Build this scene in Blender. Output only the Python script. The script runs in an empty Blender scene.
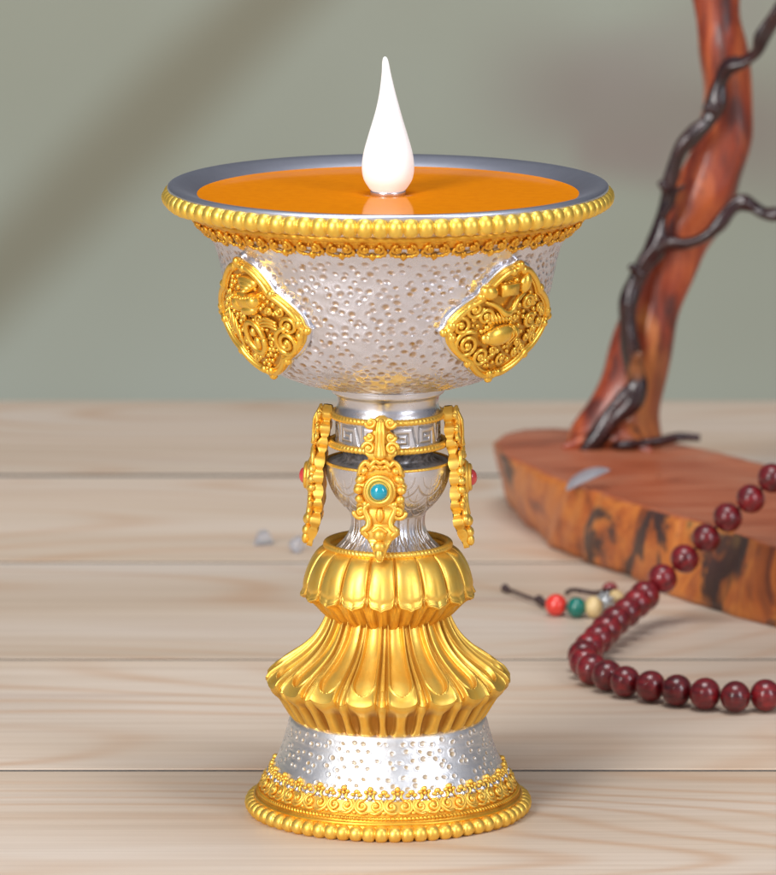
import bpy, math, random
import numpy as np
from mathutils import Vector
PI=math.pi
U=0.000175            # one modelling unit in metres (0.175 mm)
rng=np.random.default_rng(7); random.seed(7)
S=bpy.context.scene
COL=S.collection

# ---------------------------------------------------------------- camera geometry
F=5920.0; TH=math.radians(10.55); CAMY=-5820.0; CAMZ=1465.0
FW=np.array([0,math.cos(TH),-math.sin(TH)]); UP=np.array([0,math.sin(TH),math.cos(TH)]); RT=np.array([1.,0,0])
CAM=np.array([0,CAMY,CAMZ])
def ray(x,y): return FW+RT*((x-388)/F)-UP*((y-437.5)/F)
def on_z(x,y,z):
    d=ray(x,y); return CAM+d*((z-CAMZ)/d[2])
def on_y(x,y,Y):
    d=ray(x,y); return CAM+d*((Y-CAMY)/d[1])
def zy(y):                       # height on the lamp's axis for an image row
    return on_y(388,y,0)[2]
def project(P):
    P=np.asarray(P,float)-CAM
    w=P@FW
    return np.stack([388+F*(P@RT)/w, 437.5-F*(P@UP)/w],-1)

# ---------------------------------------------------------------- mesh helpers
def sstep(a,b,x): t=np.clip((x-a)/(b-a),0,1); return t*t*(3-2*t)
class MB:
    def __init__(s): s.v=[];s.f=[];s.n=0;s.m=[]
    def add(s,v,f,mask=None):
        v=np.asarray(v,float).reshape(-1,3); s.v.append(v)
        s.f+= [tuple(i+s.n for i in q) for q in f]
        s.m.append(np.zeros(len(v)) if mask is None else np.asarray(mask,float).ravel())
        s.n+=len(v)
    def build(s,name,mat,parent=None,origin=(0,0,0),smooth=True,kind=None,bevel=0):
        V=np.concatenate(s.v)-np.asarray(origin,float)
        me=bpy.data.meshes.new(name); me.from_pydata((V*U).tolist(),[],s.f); me.update()
        if smooth: me.polygons.foreach_set('use_smooth',[True]*len(me.polygons))
        M=np.concatenate(s.m)
        if M.any():
            at=me.color_attributes.new('patina_shade','FLOAT_COLOR','POINT')
            at.data.foreach_set('color',np.repeat(M,4).astype(np.float32))
        me.materials.append(mat)
        o=bpy.data.objects.new(name,me); COL.objects.link(o)
        if parent is not None: o.parent=parent
        else: o.location=tuple(np.asarray(origin,float)*U)
        if kind: o['kind']=kind
        if bevel:
            b=o.modifiers.new('edge','BEVEL'); b.width=bevel*U; b.segments=3; b.limit_method='ANGLE'
        return o
def grid_faces(nu,nv,close_u=True,close_v=False):
    f=[]
    for j in range(nv if close_v else nv-1):
        j2=(j+1)%nv
        for i in range(nu if close_u else nu-1):
            i2=(i+1)%nu
            f.append((j*nu+i,j*nu+i2,j2*nu+i2,j2*nu+i))
    return f
def catmull(P,n):
    P=np.asarray(P,float); Q=np.vstack([2*P[0]-P[1],P,2*P[-1]-P[-2]])
    out=[]
    m=len(P)-1
    for k in range(m):
        t=np.linspace(0,1,n,endpoint=(k==m-1))[:,None]
        a,b,c,d=Q[k:k+4]
        out.append(.5*((2*b)+(-a+c)*t+(2*a-5*b+4*c-d)*t**2+(-a+3*b-3*c+d)*t**3))
    return np.vstack(out)
def tube(mb,P,R,seg=10,caps=True,flat=1.0,ref=None,mask=None):
    P=np.asarray(P,float); n=len(P); R=np.broadcast_to(np.asarray(R,float),(n,))
    T=np.gradient(P,axis=0); T/=np.linalg.norm(T,axis=1)[:,None]+1e-9
    up=np.array(ref if ref is not None else (0.3,0.2,0.93),float)
    X=np.zeros_like(P)
    x=np.cross(T[0],up); x/=np.linalg.norm(x)+1e-9
    for i in range(n):
        x=x-T[i]*(x@T[i]); x/=np.linalg.norm(x)+1e-9; X[i]=x
    Y=np.cross(T,X)
    a=np.linspace(0,2*PI,seg,endpoint=False)
    V=P[:,None,:]+R[:,None,None]*(np.cos(a)[None,:,None]*X[:,None,:]+flat*np.sin(a)[None,:,None]*Y[:,None,:])
    f=grid_faces(seg,n)
    V=V.reshape(-1,3)
    if caps:
        V=np.vstack([V,P[0]-T[0]*R[0]*.7,P[-1]+T[-1]*R[-1]*.7]); a0=n*seg; a1=a0+1
        for i in range(seg):
            f.append((a0,(i+1)%seg,i)); f.append((a1,(n-1)*seg+i,(n-1)*seg+(i+1)%seg))
    mb.add(V,f,mask)
def ball(mb,c,r,axes=None,seg=14,rings=9):
    c=np.asarray(c,float); r=np.broadcast_to(np.asarray(r,float),(3,))
    A=np.eye(3) if axes is None else np.asarray(axes,float)
    V=[];
    for j in range(1,rings):
        p=PI*j/rings
        for i in range(seg):
            a=2*PI*i/seg; V.append((math.sin(p)*math.cos(a)*r[0],math.sin(p)*math.sin(a)*r[1],math.cos(p)*r[2]))
    V.append((0,0,r[2])); V.append((0,0,-r[2])); V=np.array(V)@A+c
    f=grid_faces(seg,rings-1); t=seg*(rings-1)
    for i in range(seg):
        f.append((t,(i+1)%seg,i)); f.append((t+1,(rings-2)*seg+i,(rings-2)*seg+(i+1)%seg))
    mb.add(V,f)

class Prof:                    # a profile of revolution, (radius, image row of the ring centre)
    def __init__(s,pts,n=24,smooth=True):
        P=np.array([(r,zy(y)) for r,y in pts]); s.y0=[p[1] for p in pts]
        s.P=catmull(P,n) if smooth else np.vstack([np.linspace(P[i],P[i+1],n,endpoint=(i==len(P)-2)) for i in range(len(P)-1)])
        d=np.r_[0,np.cumsum(np.linalg.norm(np.diff(s.P,axis=0),axis=1))]; s.d=d; s.L=d[-1]
        T=np.gradient(s.P,axis=0); T/=np.linalg.norm(T,axis=1)[:,None]+1e-9
        s.N=np.stack([-T[:,1],T[:,0]],-1)       # outward when the profile runs downwards
    def at(s,t):
        t=np.asarray(t,float); I=lambda a:np.interp(t,s.d,a)
        return I(s.P[:,0]),I(s.P[:,1]),I(s.N[:,0]),I(s.N[:,1])
    def s_of_y(s,y):
        z=zy(y); k=np.argmin(abs(s.P[:,1]-z)); return s.d[k]
def az_xyz(rad,az,z): return np.stack([rad*np.sin(az),-rad*np.cos(az),z+0*az],-1)   # az 0 faces the camera
def revolve(mb,prof,nu,ns,disp=None,cap=False):
    s=np.linspace(0,prof.L,ns)[:,None]; az=np.linspace(0,2*PI,nu,endpoint=False)[None,:]
    r,z,nr,nz=prof.at(s); h=0;m=None
    if disp is not None:
        h,m=disp(az,s,r)
    R=r+nr*h; Z=z+nz*h; R=R+0*az; Z=Z+0*az
    V=np.stack([R*np.sin(az),-R*np.cos(az),Z],-1)
    mb.add(V,grid_faces(nu,ns),None if m is None else m+0*R)
def simple(name,pts,mat,parent,nu=256,n=10,smooth=True,bumps=None):
    mb=MB(); p=Prof(pts,n,smooth); revolve(mb,p,nu,len(p.P),bumps); return mb.build(name,mat,parent)
def chart(prof,az0,s0):
    r0=float(prof.at(s0)[0])
    def c(u,v,h=0):
        u=np.asarray(u,float);v=np.asarray(v,float);h=np.asarray(h,float)
        r,z,nr,nz=prof.at(s0+v); az=az0+u/r0
        R=r+nr*h; Z=z+nz*h
        return np.stack(np.broadcast_arrays(R*np.sin(az),-R*np.cos(az),Z),-1)
    return c
def frame(c,u,v,h):
    p=c(u,v,h); a=c(u+.5,v,h)-p; b=c(u,v+.5,h)-p; a/=np.linalg.norm(a); n=np.cross(b,a); n/=np.linalg.norm(n); b=np.cross(a,n)
    return p,np.array([a,b,n])
def cblob(mb,c,u,v,h,ru,rv,rh,rot=0,seg=14,rings=9):
    p,A=frame(c,u,v,h); ca,sa=math.cos(rot),math.sin(rot)
    B=np.array([ca*A[0]+sa*A[1],-sa*A[0]+ca*A[1],A[2]])
    ball(mb,p,(ru,rv,rh),B,seg,rings)
def ctube(mb,c,uv,h,R,seg=8,flat=1.0,n=6):
    uv=catmull(np.asarray(uv,float),n) if n>1 else np.asarray(uv,float)
    h=np.asarray(h,float); hh=np.interp(np.linspace(0,1,len(uv)),np.linspace(0,1,h.size),h.ravel()) if h.size>1 else h
    R=np.asarray(R,float); RR=np.interp(np.linspace(0,1,len(uv)),np.linspace(0,1,R.size),R.ravel()) if R.size>1 else R
    tube(mb,c(uv[:,0],uv[:,1],hh),RR,seg,flat=flat)
def curl(mb,c,cu,cv,R,sgn=1,a0=0,turns=1.4,h=2,tr=1.5,core=True,n=26,seg=8):
    t=np.linspace(0,1,n); a=a0+sgn*2*PI*turns*t; rr=R*(1-.82*t)
    ctube(mb,c,np.stack([cu+rr*np.cos(a),cv+rr*np.sin(a)],-1),[h,h*1.0+tr*.7],[tr*1.15,tr*.8],seg,n=1)
    if core: cblob(mb,c,cu,cv,h+tr*.2,tr*1.45,tr*1.45,tr*1.6,seg=10,rings=7)

# ---------------------------------------------------------------- materials
def newmat(name):
    m=bpy.data.materials.new(name); m.use_nodes=True; nt=m.node_tree; b=nt.nodes['Principled BSDF']; return m,nt,b
def N(nt,t,**k):
    n=nt.nodes.new(t)
    for a,b in k.items():
        if a in n.inputs.keys(): n.inputs[a].default_value=b
        else: setattr(n,a,b)
    return n
def noise(nt,vec,scale,detail=4,rough=.55,dist=0,dims='3D'):
    n=N(nt,'ShaderNodeTexNoise'); n.inputs['Scale'].default_value=scale; n.inputs['Detail'].default_value=detail
    n.inputs['Roughness'].default_value=rough; n.inputs['Distortion'].default_value=dist
    if vec is not None: nt.links.new(vec,n.inputs['Vector'])
    return n
def ramp(nt,fac,stops,interp='LINEAR'):
    r=nt.nodes.new('ShaderNodeValToRGB'); r.color_ramp.interpolation=interp
    while len(r.color_ramp.elements)<len(stops): r.color_ramp.elements.new(.5)
    for e,(p,c) in zip(r.color_ramp.elements,stops):
        e.position=p; e.color=(*c,1) if len(c)==3 else c
    nt.links.new(fac,r.inputs['Fac']); return r
def mixc(nt,fac,a,b,mode='MIX'):
    m=nt.nodes.new('ShaderNodeMix'); m.data_type='RGBA'; m.blend_type=mode
    for i,x in ((0,fac),(6,a),(7,b)):
        if isinstance(x,(int,float)): m.inputs[i].default_value=x
        elif isinstance(x,tuple): m.inputs[i].default_value=(*x,1)
        else: nt.links.new(x,m.inputs[i])
    return m.outputs[2]
def mth(nt,op,a,b=0.0,c=0.0):
    m=nt.nodes.new('ShaderNodeMath'); m.operation=op
    for i,x in enumerate((a,b,c)):
        if isinstance(x,(int,float)): m.inputs[i].default_value=x
        else: nt.links.new(x,m.inputs[i])
    return m.outputs[0]
def bump(nt,b,h,strength,dist):
    n=nt.nodes.new('ShaderNodeBump'); n.inputs['Strength'].default_value=strength; n.inputs['Distance'].default_value=dist
    nt.links.new(h,n.inputs['Height']); nt.links.new(n.outputs[0],b.inputs['Normal'])
def coords(nt,scale=(1,1,1)):
    t=nt.nodes.new('ShaderNodeTexCoord'); m=nt.nodes.new('ShaderNodeMapping'); m.inputs['Scale'].default_value=scale
    nt.links.new(t.outputs['Object'],m.inputs['Vector']); return m.outputs[0]

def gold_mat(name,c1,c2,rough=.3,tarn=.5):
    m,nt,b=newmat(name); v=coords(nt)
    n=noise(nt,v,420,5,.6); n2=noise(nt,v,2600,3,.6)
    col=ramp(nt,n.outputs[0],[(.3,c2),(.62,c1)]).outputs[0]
    at=nt.nodes.new('ShaderNodeAttribute'); at.attribute_name='patina_shade'
    col=mixc(nt,mth(nt,'MULTIPLY',at.outputs['Fac'],.8),col,(.33,.12,.012))  # mask tints grooves and sunken ground brown
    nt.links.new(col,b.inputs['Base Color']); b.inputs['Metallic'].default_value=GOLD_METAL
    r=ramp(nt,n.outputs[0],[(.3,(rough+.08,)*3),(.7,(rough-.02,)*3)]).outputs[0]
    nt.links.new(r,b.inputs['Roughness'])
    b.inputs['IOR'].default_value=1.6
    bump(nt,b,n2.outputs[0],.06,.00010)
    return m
GOLD_METAL=.82
gold=gold_mat('gold_paint',(1.0,.665,.135),(.96,.56,.08),.38)
gold_relief=gold_mat('gold_relief',(1.0,.65,.11),(.96,.55,.07),.27)
gold_shaded=gold_mat('gold_paint_shaded',(.93,.52,.06),(.70,.33,.03),.36)  # darker copy of the gold: shade under the rim put into its colour
gold_pale=gold_mat('gold_paint_pale',(.98,.68,.13),(.93,.58,.08),.36)

def silver_mat(name,base=(.80,.80,.835),rough=.3,streak=False,pat_shade_col=(.42,.27,.10)):
    m,nt,b=newmat(name); v=coords(nt)
    n=noise(nt,coords(nt,(1,1,6)) if streak else v,260,5,.6); n2=noise(nt,v,3200,3,.6)
    c=ramp(nt,n.outputs[0],[(.3,tuple(x*.88 for x in base)),(.65,base)]).outputs[0]
    at=nt.nodes.new('ShaderNodeAttribute'); at.attribute_name='patina_shade'
    w=noise(nt,v,900,3,.6)
    fac=mth(nt,'MULTIPLY',at.outputs['Fac'],ramp(nt,w.outputs[0],[(.25,(.45,)*3),(.6,(1,)*3)]).outputs[0])
    c=mixc(nt,fac,c,pat_shade_col)
    nt.links.new(c,b.inputs['Base Color']); nt.links.new(mth(nt,'MULTIPLY_ADD',fac,-.5,.95),b.inputs['Metallic'])
    rr_=ramp(nt,n.outputs[0],[(.3,(rough+.10,)*3),(.7,(rough-.04,)*3)]).outputs[0]
    nt.links.new(mth(nt,'MULTIPLY_ADD',fac,.25,rr_),b.inputs['Roughness'])
    bump(nt,b,mth(nt,'ADD',mth(nt,'MULTIPLY',n.outputs[0],1.8),n2.outputs[0]),.22,.00012)
    return m
silver=silver_mat('silver_paint',(.78,.79,.85),.27)
silver_neck=silver_mat('silver_neck',(.80,.81,.87),.27,pat_shade_col=(.07,.06,.055))  # near-black tint for the painted recess shade and the engraved lines
silver_bowl=silver_mat('hammered_silver',(.80,.815,.91),.24,pat_shade_col=(.36,.19,.04))
silver_base=silver_mat('hammered_silver_base',(.93,.935,.95),.37,pat_shade_col=(.45,.29,.08))

def plain(name,col,rough=.3,metal=0,ior=1.5,coat=0,emit=0,sss=0,trans=0,spots=None,spec=.5):
    m,nt,b=newmat(name); v=coords(nt)
    n=noise(nt,v,500,4,.6)
    c2=spots or tuple(x*.86 for x in col)
    c=ramp(nt,n.outputs[0],[(.35,c2),(.6,col)]).outputs[0]
    nt.links.new(c,b.inputs['Base Color']); b.inputs['Roughness'].default_value=rough; b.inputs['Metallic'].default_value=metal
    b.inputs['IOR'].default_value=ior; b.inputs['Coat Weight'].default_value=coat; b.inputs['Coat Roughness'].default_value=.06
    if emit: b.inputs['Emission Color'].default_value=(1,.98,.97,1); b.inputs['Emission Strength'].default_value=emit
    if sss: b.inputs['Subsurface Weight'].default_value=sss; b.inputs['Subsurface Radius'].default_value=(.003,.003,.003)
    b.inputs['Transmission Weight'].default_value=trans
    b.inputs['Specular IOR Level'].default_value=spec
    return m
silver_dark=plain('silver_rim_band',(.64,.67,.78),.36,metal=.95,spots=(.61,.64,.75))
oil_m=plain('orange_oil',(.74,.225,.0),.09,ior=1.4,spots=(.70,.205,.0),spec=.018)
flame_m=plain('milky_flame_shell',(.93,.93,.93),.25,emit=.22,sss=.2,spots=(.92,.92,.92))
turq=plain('turquoise_stone',(.01,.38,.52),.15,coat=.6,spots=(.008,.33,.46))
coral=plain('coral_stone',(.70,.06,.06),.2,coat=.5)
quartz=plain('milky_quartz',(.78,.80,.87),.35,trans=.85,spots=(.70,.73,.80))
cord_m=plain('dark_waxed_cord',(.045,.02,.02),.6)
redbead=plain('scarlet_bead',(.75,.04,.025),.22,coat=.5)
greenbead=plain('green_bead',(.0,.16,.12),.2,coat=.5)
creambead=plain('cream_bead',(.72,.55,.28),.35,spots=(.6,.42,.18))
metalbead=silver_mat('carved_silver_bead',(.6,.62,.62),.35)

def rosewood():
    m,nt,b=newmat('rosewood_bead'); tc=nt.nodes.new('ShaderNodeTexCoord'); oi=nt.nodes.new('ShaderNodeObjectInfo')
    add=nt.nodes.new('ShaderNodeVectorMath'); add.operation='ADD'
    mul=mth(nt,'MULTIPLY',oi.outputs['Random'],3.0)
    nt.links.new(tc.outputs['Object'],add.inputs[0]); nt.links.new(mul,add.inputs[1])
    mp=nt.nodes.new('ShaderNodeMapping'); mp.inputs['Scale'].default_value=(1,1,.22); nt.links.new(add.outputs[0],mp.inputs['Vector'])
    n=noise(nt,mp.outputs[0],900,6,.65)
    c=ramp(nt,n.outputs[0],[(.3,(.04,.003,.006)),(.5,(.15,.006,.011)),(.72,(.30,.012,.014))]).outputs[0]
    k=ramp(nt,oi.outputs['Random'],[(0,(.75,.75,.75)),(1,(1.25,1.1,1.1))]).outputs[0]
    c=mixc(nt,1.0,c,k,'MULTIPLY')
    nt.links.new(c,b.inputs['Base Color']); b.inputs['Roughness'].default_value=.3; b.inputs['Coat Weight'].default_value=.45; b.inputs['Coat Roughness'].default_value=.07
    return m
rose=rosewood()

def pine():
    m,nt,b=newmat('pale_pine'); tc=nt.nodes.new('ShaderNodeTexCoord'); oi=nt.nodes.new('ShaderNodeObjectInfo')
    cx=nt.nodes.new('ShaderNodeCombineXYZ')
    nt.links.new(mth(nt,'MULTIPLY',oi.outputs['Random'],7.0),cx.inputs[0]); nt.links.new(mth(nt,'MULTIPLY',oi.outputs['Random'],3.3),cx.inputs[1]); nt.links.new(mth(nt,'MULTIPLY',oi.outputs['Random'],11.0),cx.inputs[2])
    add=nt.nodes.new('ShaderNodeVectorMath'); add.operation='ADD'; nt.links.new(tc.outputs['Object'],add.inputs[0]); nt.links.new(cx.outputs[0],add.inputs[1])
    def mp(sc):
        q=nt.nodes.new('ShaderNodeMapping'); q.inputs['Scale'].default_value=sc; nt.links.new(add.outputs[0],q.inputs['Vector']); return q.outputs[0]
    big=noise(nt,mp((4.2,12.0,4)),1.0,1.0,.35,.2)
    # growth rings: contour lines of a long stretched field
    ph=mth(nt,'MULTIPLY',big.outputs[0],120.0)
    si=mth(nt,'SINE',ph); si=mth(nt,'MULTIPLY_ADD',si,.5,.5); ring=mth(nt,'POWER',si,3.5)
    wob=noise(nt,mp((5,30,10)),1.0,3,.5)
    gm=ramp(nt,wob.outputs[0],[(.36,(.12,)*3),(.62,(1,1,1))]).outputs[0]
    ringm=mth(nt,'MULTIPLY',ring,gm)
    fine=noise(nt,mp((9,420,60)),1.0,5,.65)
    tone=noise(nt,mp((4,26,8)),1.0,3,.5)
    base=ramp(nt,tone.outputs[0],[(.3,(.585,.475,.37)),(.5,(.655,.55,.45)),(.7,(.70,.62,.545))]).outputs[0]
    base=mixc(nt,mth(nt,'MULTIPLY',ringm,.60),base,(.56,.37,.24))
    fm=ramp(nt,fine.outputs[0],[(.3,(.86,.82,.79)),(.6,(1.03,1.02,1.02))]).outputs[0]
    base=mixc(nt,.8,base,fm,'MULTIPLY')
    # elongated resin streaks / knots
    kn=noise(nt,mp((5.5,60,20)),1.0,2,.5)
    km=ramp(nt,kn.outputs[0],[(.66,(0,0,0)),(.76,(1,1,1))]).outputs[0]
    base=mixc(nt,mth(nt,'MULTIPLY',km,.55),base,(.38,.23,.17))
    pr=ramp(nt,oi.outputs['Random'],[(0,(.88,.86,.83)),(.35,(1.02,1.0,.97)),(.7,(.94,.94,.95)),(1,(1.04,1.03,1.03))]).outputs[0]
    base=mixc(nt,1.0,base,pr,'MULTIPLY')
    nt.links.new(base,b.inputs['Base Color']); b.inputs['Specular IOR Level'].default_value=.25
    nt.links.new(ramp(nt,fine.outputs[0],[(.3,(.55,)*3),(.7,(.40,)*3)]).outputs[0],b.inputs['Roughness'])
    bump(nt,b,fine.outputs[0],.25,.0002)
    return m
pine_m=pine()

def driftwood_mats():
    # smooth reddish top
    m,nt,b=newmat('slab_top_wood'); v=coords(nt,(1,5,1)); n=noise(nt,v,24,6,.65,.6)
    v2=coords(nt,(1,2.2,1)); n2=noise(nt,v2,22,4,.6,.4)
    c=ramp(nt,n.outputs[0],[(.28,(.12,.035,.02)),(.42,(.36,.085,.035)),(.6,(.46,.15,.075)),(.72,(.34,.19,.13))]).outputs[0]
    nt.links.new(c,b.inputs['Base Color']); b.inputs['Roughness'].default_value=.38; b.inputs['Specular IOR Level'].default_value=.3
    bump(nt,b,n2.outputs[0],.3,.0006)
    top=m
    m,nt,b=newmat('slab_bark_edge'); v=coords(nt,(1.3,1.3,.8)); n=noise(nt,v,75,5,.62,1.0); n2=noise(nt,coords(nt,(1,1,.75)),42,5,.62,1.0); n3=noise(nt,coords(nt,(1,1,.5)),30,3,.5,.4)
    c=ramp(nt,n.outputs[0],[(.32,(.16,.04,.015)),(.45,(.42,.105,.022)),(.58,(.58,.19,.035)),(.75,(.38,.08,.02))]).outputs[0]
    k=ramp(nt,n2.outputs[0],[(.52,(0,0,0)),(.57,(1,1,1))]).outputs[0]
    c=mixc(nt,mth(nt,'MULTIPLY',k,.93),c,(.035,.022,.022))
    k2=ramp(nt,n3.outputs[0],[(.60,(0,0,0)),(.68,(1,1,1))]).outputs[0]
    c=mixc(nt,mth(nt,'MULTIPLY',k2,.8),c,(.68,.38,.10))
    nt.links.new(c,b.inputs['Base Color']); b.inputs['Roughness'].default_value=.42; b.inputs['Coat Weight'].default_value=.3; b.inputs['Coat Roughness'].default_value=.3
    bump(nt,b,n.outputs[0],.5,.001)
    edge=m
    m,nt,b=newmat('varnished_trunk'); v=coords(nt,(1,1,.22)); n=noise(nt,v,190,6,.65,.5); n2=noise(nt,coords(nt,(1,1,.45)),75,4,.55,.6); n3=noise(nt,coords(nt,(1,1,.12)),300,4,.6,.3)
    c=ramp(nt,n.outputs[0],[(.36,(.085,.014,.008)),(.5,(.29,.042,.013)),(.64,(.50,.11,.028))]).outputs[0]
    k=ramp(nt,n2.outputs[0],[(.55,(0,0,0)),(.64,(1,1,1))]).outputs[0]
    c=mixc(nt,mth(nt,'MULTIPLY',k,.75),c,(.58,.20,.045))
    k=ramp(nt,n3.outputs[0],[(.58,(0,0,0)),(.66,(1,1,1))]).outputs[0]
    c=mixc(nt,mth(nt,'MULTIPLY',k,.8),c,(.05,.02,.02))
    nt.links.new(c,b.inputs['Base Color']); b.inputs['Roughness'].default_value=.4; b.inputs['Coat Weight'].default_value=.25; b.inputs['Coat Roughness'].default_value=.15
    bump(nt,b,n.outputs[0],.4,.001)
    trunk=m
    m,nt,b=newmat('dark_vine_bark'); v=coords(nt,(1,1,.6)); n=noise(nt,v,260,5,.65,.5); n2=noise(nt,v,75,3,.5)
    c=ramp(nt,n.outputs[0],[(.3,(.010,.006,.008)),(.6,(.035,.010,.010)),(.8,(.09,.025,.02))]).outputs[0]
    k=ramp(nt,n2.outputs[0],[(.64,(0,0,0)),(.74,(1,1,1))]).outputs[0]
    c=mixc(nt,mth(nt,'MULTIPLY',k,.85),c,(.50,.17,.04))
    nt.links.new(c,b.inputs['Base Color']); b.inputs['Roughness'].default_value=.2; b.inputs['Specular IOR Level'].default_value=.7
    bump(nt,b,n.outputs[0],.25,.001)
    return top,edge,trunk,m
slab_top_m,slab_edge_m,trunk_m,vine_m=driftwood_mats()

def backdrop_mat(origin):
    m,nt,b=newmat('backdrop_cloth')
    t=nt.nodes.new('ShaderNodeTexCoord'); sp=nt.nodes.new('ShaderNodeSeparateXYZ'); nt.links.new(t.outputs['Object'],sp.inputs[0])
    X,Z=sp.outputs[0],sp.outputs[2]
    n=noise(nt,t.outputs['Object'],3.2,3,.5,.3); n2=noise(nt,t.outputs['Object'],9,3,.55)
    c=ramp(nt,n.outputs[0],[(.3,(.30,.30,.225)),(.5,(.355,.37,.30)),(.7,(.405,.44,.39))]).outputs[0]
    def line(p,q,w0,w1,soft):          # soft-edged band of colour along the line p-q
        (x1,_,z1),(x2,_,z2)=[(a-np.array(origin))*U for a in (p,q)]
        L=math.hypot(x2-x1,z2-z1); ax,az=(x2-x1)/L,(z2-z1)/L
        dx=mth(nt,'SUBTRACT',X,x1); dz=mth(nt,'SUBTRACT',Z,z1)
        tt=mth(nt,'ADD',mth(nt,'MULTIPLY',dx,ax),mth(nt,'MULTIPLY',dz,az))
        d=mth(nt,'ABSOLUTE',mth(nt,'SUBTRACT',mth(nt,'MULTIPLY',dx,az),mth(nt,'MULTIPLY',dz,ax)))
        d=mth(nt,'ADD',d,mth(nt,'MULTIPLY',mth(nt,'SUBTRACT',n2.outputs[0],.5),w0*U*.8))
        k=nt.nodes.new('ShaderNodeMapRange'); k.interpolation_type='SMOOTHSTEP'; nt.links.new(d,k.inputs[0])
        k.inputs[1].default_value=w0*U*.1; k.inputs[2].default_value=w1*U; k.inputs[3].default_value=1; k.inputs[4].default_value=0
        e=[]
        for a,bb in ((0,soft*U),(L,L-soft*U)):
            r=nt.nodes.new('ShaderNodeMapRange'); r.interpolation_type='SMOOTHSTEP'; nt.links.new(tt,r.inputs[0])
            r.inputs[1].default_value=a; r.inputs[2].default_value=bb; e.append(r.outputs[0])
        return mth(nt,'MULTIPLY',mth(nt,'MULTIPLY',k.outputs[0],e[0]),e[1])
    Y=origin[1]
    k=line(on_y(-60,330,Y),on_y(330,-60,Y),40,120,60); c=mixc(nt,mth(nt,'MULTIPLY',k,.85),c,(.235,.215,.15))  # darker olive diagonal band
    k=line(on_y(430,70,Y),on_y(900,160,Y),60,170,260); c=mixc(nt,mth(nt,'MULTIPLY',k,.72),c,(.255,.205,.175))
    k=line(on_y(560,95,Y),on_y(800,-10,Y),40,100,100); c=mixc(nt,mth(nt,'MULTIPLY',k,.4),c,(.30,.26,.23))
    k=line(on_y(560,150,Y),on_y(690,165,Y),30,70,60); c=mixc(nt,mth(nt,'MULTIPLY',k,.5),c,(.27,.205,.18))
    nt.links.new(c,b.inputs['Base Color']); b.inputs['Roughness'].default_value=.9; b.inputs['Specular IOR Level'].default_value=.15
    return m

# ---------------------------------------------------------------- tags
def thing(name,loc,label,cat,group=None,kind=None):
    o=bpy.data.objects.new(name,None); COL.objects.link(o); o.location=tuple(np.asarray(loc,float)*U); o.empty_display_size=.01
    if label: o['label']=label
    if cat: o['category']=cat
    if group: o['group']=group
    if kind: o['kind']=kind
    return o

# ================================================================ the butter lamp
lamp=thing('butter_lamp',(0,0,0),'silver and gold ornamental butter lamp cup with orange wax and white flame on the table','lamp')

def twist_ring(mb,R,y,tr,pitch,amp=.14,nu=None,slant=1.0,seg=12):
    nb=int(round(2*PI*R/pitch)); nu=nu or nb*8
    az=np.linspace(0,2*PI,nu,endpoint=False)[None,:]; a=np.linspace(0,2*PI,seg,endpoint=False)[:,None]
    rr=tr*(1-amp+amp*np.abs(np.sin(.5*nb*az+slant*a))*1.6)
    r=R+rr*np.cos(a); z=zy(y)+rr*np.sin(a)
    mb.add(np.stack([r*np.sin(az),-r*np.cos(az),z],-1),grid_faces(nu,seg,True,True))
def bead_ring(mb,R,y,n,tr,tv,groove=.34,seg=18,sub=14):
    nu=n*sub; i=np.arange(nu)
    ph=(i%sub)/sub; az=(2*PI*i/nu)[None,:]; k=np.sqrt(np.clip(1-(2*ph-1)**2,0,1))[None,:]
    k=1-groove+groove*k
    jit=1+.05*np.interp(i/sub,np.arange(n+1),np.r_[rng.normal(size=n),0])[None,:]
    a=np.linspace(0,2*PI,seg,endpoint=False)[:,None]
    r=R+tr*k*jit*np.cos(a); z=zy(y)+tv*k*jit*np.sin(a)
    mb.add(np.stack([r*np.sin(az),-r*np.cos(az),z],-1),grid_faces(nu,seg,True,True))

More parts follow.
